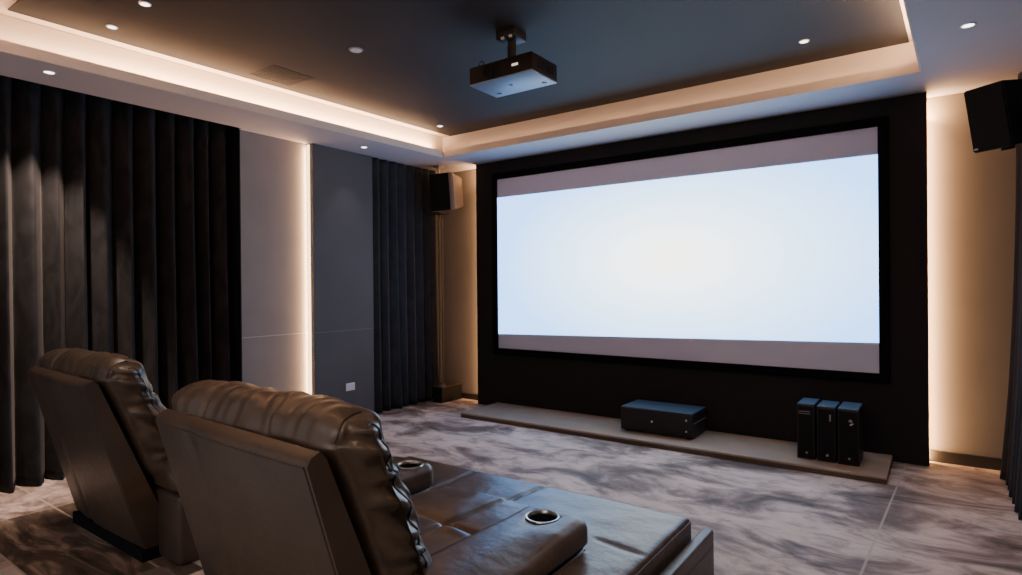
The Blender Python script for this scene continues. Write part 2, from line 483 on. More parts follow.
tag(curtain('curtain', 0.35, 2.868, -5.165, 0.125, 0.150, 0.005, C + 0.12, M_curtL, 0.03, 3, 1),
    'wide dark velvet curtain with a lit brown sheen, behind the far recliner at left', 'curtain')
tag(curtain('curtain', 4.335, 5.36, -4.945, 0.055, 0.128, 0.008, C - 0.004, M_curtM, 0.02, 5, 1),
    'narrow charcoal curtain between the dark wall panel and the small corner speaker', 'curtain')
tag(curtain('curtain', 4.36, 5.36, 0.475, 0.055, 0.17, 0.008, C - 0.004, M_curtM, 0.075, 8, -1),
    'charcoal curtain on the right wall, cut off by the right edge of the photo', 'curtain')

# ------------------------------------------------------------------ projection screen
SX0, SX1, SZ0, SZ1 = -4.006, -0.3615, 0.666, 2.556
FT = 0.07
scr = thing('projection_screen', 'large wide projection screen in a black frame showing a blank bluish white picture', 'screen', ((SX0 + SX1) / 2, YP, SZ0 - FT))
b_ = B()
add_box(b_, SX0 - FT, SX1 + FT, YP - 0.035, YP - 0.001, SZ1, SZ1 + FT, bevel=0.004, seg=1)
add_box(b_, SX0 - FT, SX1 + FT, YP - 0.035, YP - 0.001, SZ0 - FT, SZ0, bevel=0.004, seg=1)
add_box(b_, SX0 - FT, SX0, YP - 0.035, YP - 0.001, SZ0 + 0.0005, SZ1 - 0.0005, bevel=0.004, seg=1)
add_box(b_, SX1, SX1 + FT, YP - 0.035, YP - 0.001, SZ0 + 0.0005, SZ1 - 0.0005, bevel=0.004, seg=1)
obj('frame', b_, M_frame, scr)
cv = obj('canvas', box(SX0, SX1, YP - 0.016, YP - 0.004, SZ0, SZ1), M_canvas, scr)
cv['label'] = 'grey unlit canvas above and below the picture'
yq = YP - 0.018
quad = [(SX0, 0.825), (SX1, 0.900), (SX1, 2.345), (SX0, 2.352)]
b_ = B()
b_.faces.new([b_.verts.new((px, yq, pz)) for px, pz in quad])
pic = obj('projected_picture', b_, M_picture, scr)
pic['label'] = 'bluish white glowing rectangle'

# ------------------------------------------------------------------ stage platform
st = thing('stage_platform', 'long low beige platform with a dark front edge below the screen', 'platform', (-2.17, 5.05, 0))
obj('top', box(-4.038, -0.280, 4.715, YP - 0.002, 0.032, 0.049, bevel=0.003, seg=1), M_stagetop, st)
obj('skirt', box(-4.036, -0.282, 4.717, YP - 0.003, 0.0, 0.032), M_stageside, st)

def rivet(bm, c, r, d=0.004):
    add_cyl(bm, (c[0], c[1], c[2]), (c[0], c[1] - d, c[2]), r, r * 0.7, 12)

# amplifier box
amp = thing('amplifier', 'long low black amplifier box lying on the platform under the screen', 'amplifier', (-2.0, 5.14, 0.049))
AX0, AX1, AY0, AY1 = -2.325, -1.672, 4.925, 5.30
obj('body', box(AX0, AX1, AY0, AY1, 0.064, 0.262, bevel=0.008), M_black, amp, True)
obj('lid', box(AX0 + 0.004, AX1 - 0.004, AY0 + 0.004, AY1 - 0.004, 0.262, 0.272, bevel=0.003, seg=1), M_lid_bluelit, amp)
b_ = B(); rivet(b_, (-2.03, AY0, 0.165), 0.009, 0.008); obj('knob', b_, M_silver, amp, True)
for zz in (0.118, 0.212):
    b_ = B(); rivet(b_, (-1.725, AY0, zz), 0.009, 0.008); obj('screw', b_, M_silver, amp, True)
obj('side_groove', box(AX1 - 0.001, AX1 + 0.002, AY0 + 0.03, AY1 - 0.01, 0.180, 0.185), M_greyplastic, amp)
for fx in (AX0 + 0.05, AX1 - 0.05):
    for fy in (AY0 + 0.05, AY1 - 0.05):
        b_ = B(); add_cyl(b_, (fx, fy, 0.0492), (fx, fy, 0.0645), 0.018); obj('foot', b_, M_blackmat, amp, True)

# three towers
def tower(x0, x1, y0, label, kind):
    dY = 0.265 + (0.03 if kind == 2 else 0); zt = 0.462 - (0.006 if kind else 0)
    t = thing('tower_speaker', label, 'speaker', ((x0 + x1) / 2, y0 + dY / 2, 0.049), 'small black towers on the platform')
    obj('body', box(x0, x1, y0, y0 + dY, 0.0495, zt - 0.008, bevel=0.005), M_black, t, True)
    obj('lid', box(x0 + 0.002, x1 - 0.002, y0 + 0.002, y0 + dY - 0.002, zt - 0.008, zt, bevel=0.003, seg=1), M_lid_bluelit, t)
    obj('front_panel', box(x0 + 0.008, x1 - 0.008, y0 - 0.003, y0 + 0.002, 0.062, zt - 0.020, bevel=0.002, seg=1), M_blackmat, t)
    b_ = B(); rivet(b_, ((x0 + x1) / 2 + 0.006, y0 - 0.003, 0.098), 0.0085); obj('badge', b_, M_greyplastic, t)
    if kind == 0:
        obj('slot', box(x0 + 0.014, x1 - 0.03, y0 - 0.0045, y0 - 0.002, zt - 0.060, zt - 0.055), M_greyplastic, t)
        obj('slot', box(x0 + 0.014, x1 - 0.03, y0 - 0.0045, y0 - 0.002, zt - 0.076, zt - 0.072), M_greyplastic, t)
    elif kind == 1:
        b_ = B(); add_box(b_, x1 - 0.040, x1 - 0.030, y0 - 0.012, y0 - 0.002, zt - 0.105, zt - 0.055, bevel=0.003, seg=2)
        obj('switch', b_, M_greyplastic, t, True)
    else:
        b_ = B(); add_cyl(b_, ((x0 + x1) / 2 + 0.015, y0 - 0.003, zt - 0.085), ((x0 + x1) / 2 + 0.015, y0 - 0.016, zt - 0.085), 0.012, 0.010, 18)
        obj('knob', b_, M_greyplastic, t, True)
        b_ = B(); add_box(b_, (x0 + x1) / 2 + 0.010, (x0 + x1) / 2 + 0.034, y0 - 0.012, y0 - 0.003, zt - 0.112, zt - 0.104, rot=Matrix.Rotation(-0.6, 3, 'Y'))
        obj('lever', b_, M_silver, t)
tower(-0.862, -0.742, 4.882, 'small black tower with two pale slots, left of the three on the platform', 0)
tower(-0.728, -0.604, 4.880, 'small black tower with an upright switch, middle of the three on the platform', 1)
tower(-0.590, -0.456, 4.872, 'small black tower with a round knob, right end of the three on the platform', 2)

# ------------------------------------------------------------------ corner speaker on its stand
sd = thing('speaker_stand', 'tall twin rod stand on a black box base in the far left corner', 'stand', (-4.76, 5.30, 0))
obj('base_box', box(-4.845, -4.690, 5.145, 5.50, 0.0, 0.180, bevel=0.004, seg=1), M_black, sd)
lid = obj('base_lid', box(-4.848, -4.687, 5.142, 5.503, 0.180, 0.192, bevel=0.003, seg=1), M_pole, sd)
lid['label'] = 'bronze edged lid of the base'
for dx in (-0.038, 0.012):
    b_ = B(); add_cyl(b_, (-4.745 + dx, 5.22, 0.192), (-4.745 + dx, 5.22, 2.215), 0.0105, n=14); obj('rod', b_, M_pole, sd, True)
b_ = B(); add_cyl(b_, (-4.757, 5.22, 0.192), (-4.757, 5.22, 0.212), 0.058, 0.05, 24); obj('collar', b_, M_pole, sd, True)
obj('top_plate', box(-4.82, -4.68, 5.12, 5.28, 2.214, 2.226), M_black, sd)

cs = thing('corner_speaker', 'black speaker with a brown lit side high in the far left corner', 'speaker', (-4.66, 5.2, 2.226))
bm = B()
# plan tapers toward the back; the side leans
SPX = 0.03
fr = [(-4.810, 5.06, 2.665), (-4.520, 5.06, 2.655), (-4.482, 5.06, 2.228), (-4.785, 5.06, 2.228)]
bk = [(-4.760, 5.34, 2.640), (-4.555, 5.34, 2.635), (-4.520, 5.34, 2.300), (-4.745, 5.34, 2.300)]
md = [(-4.815, 5.10, 2.668), (-4.500, 5.10, 2.660), (-4.462, 5.10, 2.227), (-4.790, 5.10, 2.227)]
rings = [[bm.verts.new((p[0] + SPX, p[1], p[2])) for p in rr] for rr in (fr, md, bk)]
bm.faces.new(rings[0]); bm.faces.new(rings[2][::-1])
for a, b2 in zip(rings, rings[1:]):
    for i in range(4): bm.faces.new((a[i], a[(i + 1) % 4], b2[(i + 1) % 4], b2[i]))
bmesh.ops.bevel(bm, geom=bm.edges[:], offset=0.010, segments=2, affect='EDGES')
obj('cabinet', bm, M_cabside_lit, cs, True)
bm = B()
g = [(-4.806, 5.056, 2.660), (-4.522, 5.056, 2.650), (-4.486, 5.056, 2.233), (-4.782, 5.056, 2.233)]
g = [(p[0] + SPX, p[1], p[2]) for p in g]
v0 = [bm.verts.new(p) for p in g]; v1 = [bm.verts.new((p[0], 5.062, p[2])) for p in g]
bm.faces.new(v0)
for i in range(4): bm.faces.new((v0[i], v1[i], v1[(i + 1) % 4], v0[(i + 1) % 4]))
obj('grille', bm, M_grille, cs)
b_ = B(); add_cyl(b_, (-4.72, 5.16, 2.655), (-4.72, 5.16, 2.752), 0.012, n=12); add_box(b_, -4.76, -4.68, 5.12, 5.20, 2.745, C - 0.0005)
obj('ceiling_bracket', b_, M_steel, cs, True)

# ------------------------------------------------------------------ right speaker
rs = thing('wall_speaker', 'tilted black speaker hung high beside the right edge of the photo', 'speaker', (0.24, 4.15, 2.1))
RSM = Matrix.Translation((0.281, 4.15, 2.258)) @ Matrix.Scale(0.80, 4) @ Matrix.Rotation(math.radians(-36), 4, 'Z') @ Matrix.Rotation(math.radians(13), 4, 'X')
def local_box(x0, x1, y0, y1, z0, z1, bevel=0.0, taper=0.0):
    b_ = B(); add_box(b_, x0, x1, y0, y1, z0, z1)
    for v in b_.verts:
        if v.co.y > (y0 + y1) / 2: v.co.x *= 1 - taper; v.co.z *= 1 - taper * 0.4
    if bevel: bmesh.ops.bevel(b_, geom=b_.edges[:], offset=bevel, segments=2, affect='EDGES')
    b_.transform(RSM); return b_
obj('cabinet', local_box(-0.125, 0.125, -0.12, 0.14, -0.215, 0.215, 0.008, 0.18), M_black, rs, True)
obj('grille', local_box(-0.118, 0.118, -0.127, -0.119, -0.207, 0.207, 0.003), M_grille, rs, True)
bd = obj('badge', local_box(-0.108, -0.085, -0.131, -0.126, -0.196, -0.184), M_silver, rs)
obj('mount_tab', local_box(0.00, 0.05, -0.04, 0.02, -0.235, -0.214), M_blackmat, rs)
b_ = B(); add_cyl(b_, (0.30, 4.20, 2.262), (0.612, 4.20, 2.262), 0.030, n=16); add_box(b_, 0.606, 0.6195, 4.13, 4.27, 2.19, 2.34)
obj('wall_bracket', b_, M_black, rs, True)

# ------------------------------------------------------------------ projector
pj = thing('projector', 'black ceiling projector with a pale underside hanging on a short pole', 'projector', (-2.285, 3.235, CU))
PXa, PXb, PYa, PYb, PZa, PZb = -2.540, -2.036, 3.082, 3.390, 2.700, 2.822
obj('body', box(PXa, PXb, PYa, PYb, PZa + 0.006, PZb, bevel=0.010), M_projbody, pj, True)
obj('base_cover', box(PXa + 0.002, PXb - 0.002, PYa + 0.002, PYb - 0.002, PZa, PZa + 0.012, bevel=0.004, seg=2), M_projbase_bluelit, pj, True)
b_ = B(); add_cyl(b_, (-2.37, PYa + 0.003, 2.760), (-2.37, PYa - 0.014, 2.760), 0.046, 0.044, 28); lr = obj('lens_ring', b_, M_blackmat, pj, True)
b_ = B(); add_cyl(b_, (-2.37, PYa - 0.012, 2.760), (-2.37, PYa - 0.0165, 2.760), 0.034, 0.030, 28); obj('lens', b_, M_lens, lr, True)
b_ = B(); add_box(b_, -2.188, -2.140, PYa - 0.004, PYa + 0.004, 2.757, 2.772, bevel=0.003, seg=2); il = obj('indicator_light', b_, M_indicator, pj, True)
il['label'] = 'small lit window beside the lens'
b_ = B(); add_cyl(b_, (-2.30, 3.23, PZa + 0.002), (-2.30, 3.23, PZa - 0.004), 0.012, n=16); obj('underside_knob', b_, M_greyplastic, pj, True)
for (fx, fy) in ((-2.47, 3.33), (-2.10, 3.33)):
    b_ = B(); add_cyl(b_, (fx, fy, PZa + 0.002), (fx, fy, PZa - 0.005), 0.016, n=16); obj('foot', b_, M_projbase_bluelit, pj, True)
b_ = B(); add_cyl(b_, (-2.235, 3.15, PZb - 0.004), (-2.235, 3.15, CU - 0.055), 0.028, n=20); obj('mount_pole', b_, M_black, pj, True)
obj('mount_plate', box(-2.310, -2.165, 3.075, 3.220, CU - 0.066, CU - 0.005, bevel=0.006), M_black, pj, True)
for dx in (-0.018, 0.042):
    b_ = B(); add_box(b_, -2.235 + dx - 0.012, -2.235 + dx + 0.012, 3.070, 3.082, CU - 0.075, CU - 0.058, bevel=0.002, seg=1); obj('bracket_screw', b_, M_silver, pj)
b_ = B()
add_tube(b_, [(-2.455 + 0.017 * cos(t * pi / 9), 3.11, PZb + 0.014 + 0.022 * sin(t * pi / 9)) for t in range(-3, 13)], 0.003)
obj('cable_loop', b_, M_blackmat, pj, True)
b_ = B()
for k in range(7): add_box(b_, PXb - 0.001, PXb + 0.002, 3.15 + k * 0.028, 3.162 + k * 0.028, 2.735, 2.79)
obj('vent_grille', b_, M_blackmat, pj)

# ------------------------------------------------------------------ downlights
def downlight(x, y, z, label, r=0.036, strength=True):
    t = thing('downlight', label, 'downlight', (x, y, z), 'recessed ceiling downlights')
    b_ = B(); add_lathe(b_, (x, y, z), [(r * 1.28, 0.0005), (r * 1.25, -0.004), (r, -0.005), (r * 0.96, 0.0)], 28); obj('trim_ring', b_, M_white, t, True)
    b_ = B(); add_cyl(b_, (x, y, z - 0.0005), (x, y, z - 0.003), r * 0.98, r * 0.9, 28); obj('lamp_disc', b_, M_bulb, t)
CUD = CU - 0.0045
dls = [(-4.644, 1.388, C, 'downlight in the pale border above the left velvet curtain'),
       (-4.656, 3.989, C, 'downlight in the pale border above the dark left wall panel'),
       (0.147, 4.107, C, 'downlight in the pale border near the right speaker'),
       (-3.714, 1.571, CUD, 'downlight at the very top edge of the dark ceiling, left of the projector'),
       (-4.203, 1.585, CUD, 'downlight in the dark ceiling nearest the lit left cove'),
       (-4.139, 4.547, CUD, 'downlight in the far left corner of the dark ceiling'),
       (-0.726, 4.465, CUD, 'downlight in the dark ceiling above the right end of the screen')]
for x, y, z, lab in dls: downlight(x, y, z, lab, 0.026 if z > C + 0.1 else 0.029)
t = thing('smoke_detector', 'unlit pale grey round disc on the dark ceiling left of the projector', 'smoke detector', (-3.27, 2.738, CU))
b_ = B(); add_cyl(b_, (-3.27, 2.738, CUD), (-3.27, 2.738, CUD - 0.006), 0.050, 0.046, 32); obj('rim', b_, M_greyplastic, t, True)
b_ = B(); add_cyl(b_, (-3.27, 2.738, CUD - 0.006), (-3.27, 2.738, CUD - 0.009), 0.038, 0.034, 32); obj('face', b_, M_white, t, True)
# ceiling vent
t = thing('ceiling_vent', 'dark flush air vent in the dark ceiling beside the left cove', 'vent', (-4.14, 2.74, CU))
VX0, VX1, VY0, VY1 = -4.300, -3.975, 2.560, 2.905
b_ = B()
for (a, b2, c, d) in ((VX0, VX1, VY0, VY0 + 0.02), (VX0, VX1, VY1 - 0.02, VY1), (VX0, VX0 + 0.02, VY0 + 0.02, VY1 - 0.02), (VX1 - 0.02, VX1, VY0 + 0.02, VY1 - 0.02)):
    add_box(b_, a, b2, c, d, CUD - 0.0025, CUD)
obj('frame', b_, M_ventdark, t)
b_ = B()
for k in range(9): add_box(b_, VX0 + 0.02, VX1 - 0.02, VY0 + 0.035 + k * 0.0325, VY0 + 0.050 + k * 0.0325, CUD - 0.0020, CUD)
obj('louvre', b_, M_ventdark, t)

# ------------------------------------------------------------------ wall outlet
t = thing('wall_outlet', 'small white square outlet low on the dark left wall panel', 'outlet', (-4.923, 4.02, 0.335))
obj('plate', box(-4.924, -4.914, 3.950, 4.062, 0.298, 0.376, bevel=0.004, seg=2), M_white, t, True)
obj('socket_face', box(-4.9145, -4.9115, 3.970, 4.042, 0.310, 0.364, bevel=0.002, seg=1), M_silver, t)

# ------------------------------------------------------------------ recliners
def smoothstep(a, b, x):
    t = max(0.0, min(1.0, (x - a) / (b - a))); return t * t * (3 - 2 * t)

def resample(pts, n):
    """closed Catmull-Rom loop through pts, n samples"""
    out = []; m_ = len(pts)
    for i in range(n):
        s_ = i / n * m_; k = int(s_); t = s_ - k
        p0, p1, p2, p3 = [Vector(pts[(k + d) % m_]) for d in (-1, 0, 1, 2)]
        out.append(0.5 * ((2 * p1) + (-p0 + p2) * t + (2 * p0 - 5 * p1 + 4 * p2 - p3) * t * t + (-p0 + 3 * p1 - 3 * p2 + p3) * t ** 3))
    return out

def back_cushion_bm():
    prof = [(1.005, 0.930), (1.022, 0.982), (1.060, 1.020), (1.110, 1.034), (1.158, 1.018), (1.202, 0.962), (1.245, 0.875),
            (1.288, 0.790), (1.325, 0.705), (1.360, 0.620), (1.395, 0.530), (1.425, 0.435), (1.425, 0.375), (1.385, 0.350), (1.270, 0.362),
            (1.195, 0.45), (1.150, 0.56), (1.105, 0.68), (1.058, 0.80), (1.018, 0.885)]
    n = 150; P = resample(prof, n)
    cen = sum(P, Vector((0, 0))) / n
    X0, X1 = -2.250, -1.312; R = 0.085
    xs = []
    nend = 12
    for i in range(nend + 1): xs.append((X0 + R * (1 - cos(pi / 2 * i / nend)), 1 - sin(pi / 2 * i / nend)))
    nm = 110
    for i in range(1, nm): xs.append((X0 + R + (X1 - X0 - 2 * R) * i / nm, 0.0))
    for i in range(nend + 1): xs.append((X1 - R * (1 - sin(pi / 2 * i / nend)), 1 - cos(pi / 2 * i / nend)))
    # normals
    nor = []
    for i in range(n):
        d = (P[(i + 1) % n] - P[i - 1]).normalized(); nv = Vector((d.y, -d.x))
        if nv.dot(P[i] - cen) < 0 and i not in range(100, 148): nv = -nv
        nor.append(nv)
    # make normals consistently outward (profile runs clockwise seen from +X)
    area2 = sum(P[i].x * P[(i + 1) % n].y - P[(i + 1) % n].x * P[i].y for i in range(n))
    sg = 1 if area2 > 0 else -1
    nor = []
    for i in range(n):
        d = (P[(i + 1) % n] - P[i - 1]).normalized(); nor.append(Vector((d.y, -d.x)) * sg)
    bm = B(); rings = []
    for (x, inset) in xs:
        ring = []
        for i in range(n):
            p = P[i]; nv = nor[i]
            q = p - nv * (inset * 0.034)
            ftop = smoothstep(0.86, 0.99, p.y)
            front = 1.0 if i < 90 else 0.0
            # stitched lengthwise seams and soft folds on the head roll
            d = 0.0
            for sx in (-2.025, -1.640):
                d -= 0.010 * exp(-((x - sx + 0.25 * (p.x - 1.1)) / 0.014) ** 2) * front
            d += ftop * 0.0055 * sin(x * 34 + 22 * p.x + 2.0 * sin(x * 7)) * (0.5 + 0.5 * sin(x * 7.3 + 1))
            d += ftop * 0.0018 * sin(x * 83 - 40 * p.x + 1.3 * sin(x * 17))
            w = noise.noise(Vector((x * 5.0, p.x * 8, p.y * 14))) * 0.012
            d += w * front
            # horizontal roll seam across the front of the back
            for sz in (0.845, 0.60):
                d -= 0.016 * exp(-((p.y - sz) / 0.016) ** 2) * front * smoothstep(1.2, 1.25, p.x)
            q = q + nv * d
            # gathers at the two ends: folds fan out from the piping
            e = max(smoothstep(X1 - 0.22, X1 - 0.01, x), smoothstep(X0 + 0.22, X0 + 0.01, x))
            g = sin(p.y * 46 + 5 * noise.noise(Vector((p.y * 5, p.x * 7, 3.1)))) * 0.0065 + 0.0016 * sin(p.y * 90 + p.x * 40)
            dx = e * g * (0.5 + 0.3 * front)
            xx = x + (dx if x > -1.8 else -dx) * (0.55 if inset > 0.9 else 1.0)
            q = q + nv * (e * g * 0.22 * front)
            ring.append(bm.verts.new((xx, q.x, q.y)))
        rings.append(ring)
    for a, b2 in zip(rings, rings[1:]):
        for i in range(n): bm.faces.new((a[i], a[(i + 1) % n], b2[(i + 1) % n], b2[i]))
    rings_co = [[v.co.copy() for v in r_] for r_ in rings]
    # end caps: shrink to a spine so that the side face carries folds too
    caps = []
    for ring, sgn in ((rings[0], -1), (rings[-1], 1)):
        prev = ring
        xbase = X1 if sgn > 0 else X0
        for k in (0.8, 0.6, 0.4, 0.2, 0.02):
            cur = []
            for i in range(n):
                p = P[i]; j = (n - i + 22) % n
                # spine: pair of opposite points of the slab
                spine_z = p.y
                # centre line of the slab at that height
                yc = 1.095 + (1.0 - spine_z) * 0.40 if spine_z < 0.98 else 1.10
                zc = min(max(spine_z, 0.40), 0.955)
                src = Vector((ring[i].co.y, ring[i].co.z))
                q = Vector((yc, zc)).lerp(src, k)
                fold = 0.013 * sin(q.y * 52 + 16 * q.x + 5 * noise.noise(Vector((q.y * 5, q.x * 5, 1.7)))) + 0.0115 * sin(q.y * 92 + 34 * q.x + 4 * noise.noise(Vector((q.y * 8, q.x * 8, 5.7))))
                xx = xbase + sgn * (0.032 * (1 - k * k) + fold * min(1.0, 2.2 * (1 - k) + 0.25))
                cur.append(bm.verts.new((xx, q.x, q.y)))
            for i in range(n): bm.faces.new((prev[i], prev[(i + 1) % n], cur[(i + 1) % n], cur[i]))
            prev = cur
            if k == 0.6: caps.append([v.co.copy() for v in cur])
        bm.faces.new(prev if sgn > 0 else prev[::-1])
    pipes = []
    for src_, cp, sg_ in ((rings_co[4], caps[0], -1), (rings_co[-5], caps[1], 1)):
        pipes.append([src_[i] for i in range(2, 26, 2)])
        pipes.append([cp[i] + Vector((0.001 * sg_, 0, 0)) for i in range(22, 92, 2)])
    return bm, pipes

def pillow(x0, x1, y0, y1, z0, z1, r, height=None, nx=70, ny=70, cut=None):
    """padded slab: rounded top edges, top height function added, skirt to z0"""
    def coords(a, b, n):
        out = []
        for i in range(n + 1):
            t = i / n; t2 = 0.5 - 0.5 * cos(pi * t); t = 0.55 * t2 + 0.45 * t
            out.append(a + (b - a) * t)
        return out
    xs, ys = coords(x0, x1, nx), coords(y0, y1, ny)
    bm = B(); g = []
    def drop(d):
        if d >= r: return 0.0
        return r - sqrt(max(0, r * r - (r - d) ** 2))
    for x in xs:
        row = []
        for y in ys:
            dx = min(x - x0, x1 - x); dy = min(y - y0, y1 - y)
            h = height(x, y) if height else 0.0
            k = smoothstep(0, r * 1.5, min(dx, dy))
            z = z1 - max(drop(dx), drop(dy)) + h * k
            row.append(bm.verts.new((x, y, z)))
        g.append(row)
    for i in range(nx):
        for j in range(ny):
            if cut and cut((xs[i] + xs[i + 1]) / 2, (ys[j] + ys[j + 1]) / 2): continue
            bm.faces.new((g[i][j], g[i + 1][j], g[i + 1][j + 1], g[i][j + 1]))
    loop = [g[i][0] for i in range(nx + 1)] + [g[nx][j] for j in range(1, ny + 1)] + [g[i][ny] for i in range(nx - 1, -1, -1)] + [g[0][j] for j in range(ny - 1, 0, -1)]
    low = [bm.verts.new((v.co.x, v.co.y, z0)) for v in loop]
    m_ = len(loop)
    for i in range(m_):
        if cut and cut((loop[i].co.x + loop[(i + 1) % m_].co.x) / 2, (loop[i].co.y + loop[(i + 1) % m_].co.y) / 2): continue
        bm.faces.new((loop[i], low[i], low[(i + 1) % m_], loop[(i + 1) % m_]))
    if not cut: bm.faces.new(low)
    for v in [v for v in bm.verts if not v.link_faces]: bm.verts.remove(v)
    return bm

def arm_pad_bm(x0, x1, y0, y1, z0, z1, cup, cr, rise, inner):
    """rounded pad with a real cup well; rise lifts it toward the back"""
    bm = B(); n = 120; cx, cy = cup; R = 0.045; rc = 0.06
    def outline(a, off):
        # distance from the cup centre to the inset rounded rectangle in direction a
        dx, dy = cos(a), sin(a)
        lo, hi = 0.0, 3.0
        X0, X1, YA, YB_ = x0 + off, x1 - off, y0 + off, y1 - off
        rr = max(rc - off, 0.004)
        def inside(t):
            px, py = cx + dx * t, cy + dy * t
            qx = max(X0 + rr - px, px - (X1 - rr), 0); qy = max(YA + rr - py, py - (YB_ - rr), 0)
            return X0 <= px <= X1 and YA <= py <= YB_ and qx * qx + qy * qy <= rr * rr if (qx > 0 and qy > 0) else (X0 <= px <= X1 and YA <= py <= YB_)
        for _ in range(40):
            m_ = (lo + hi) / 2
            if inside(m_): lo = m_
            else: hi = m_
        return lo
    # angles denser along the long back part
    angs = [2 * pi * i / n for i in range(n)]
    def zl(px, py):
        d = max(0.0, (y1 - 0.18) - py)
        s_ = rise * d
        # gentle swell over the middle, dip toward the seat side
        k = (px - x0) / (x1 - x0) if inner < 0 else (x1 - px) / (x1 - x0)
        return s_ - 0.030 * (1 - smoothstep(0.0, 0.55, k)) * smoothstep(0.10, 0.35, d + 0.1)
    rings = []
    for f in (0.0, 0.06, 0.14, 0.25, 0.4, 0.6, 0.8, 1.0):
        ring = []
        for a in angs:
            ro = outline(a, R); rad = cr + (ro - cr) * f
            px, py = cx + cos(a) * rad, cy + sin(a) * rad
            dish = -0.006 * exp(-(f / 0.12) ** 2)
            ring.append(bm.verts.new((px, py, z1 + zl(px, py) + dish)))
        rings.append(ring)
    for k in range(1, 8):
        th = pi / 2 * k / 7; off = R * (1 - sin(th)); ring = []
        for a in angs:
            ro = outline(a, off); px, py = cx + cos(a) * ro, cy + sin(a) * ro
            ring.append(bm.verts.new((px, py, z1 + zl(px, py) - R * (1 - cos(th)))))
        rings.append(ring)
    for zz, off in ((z0 + 0.012, 0.0), (z0, 0.010)):
        rings.append([bm.verts.new((cx + cos(a) * outline(a, off), cy + sin(a) * outline(a, off), zz)) for a in angs])
    for a, b2 in zip(rings, rings[1:]):
        for i in range(n): bm.faces.new((a[i], a[(i + 1) % n], b2[(i + 1) % n], b2[i]))
    bm.faces.new(rings[-1])
    # inner wall of the well
    well = [bm.verts.new((v.co.x, v.co.y, z0 + 0.004)) for v in rings[0]]
    for i in range(n): bm.faces.new((rings[0][i], well[i], well[(i + 1) % n], rings[0][(i + 1) % n]))
    bm.faces.new(well)
    return bm

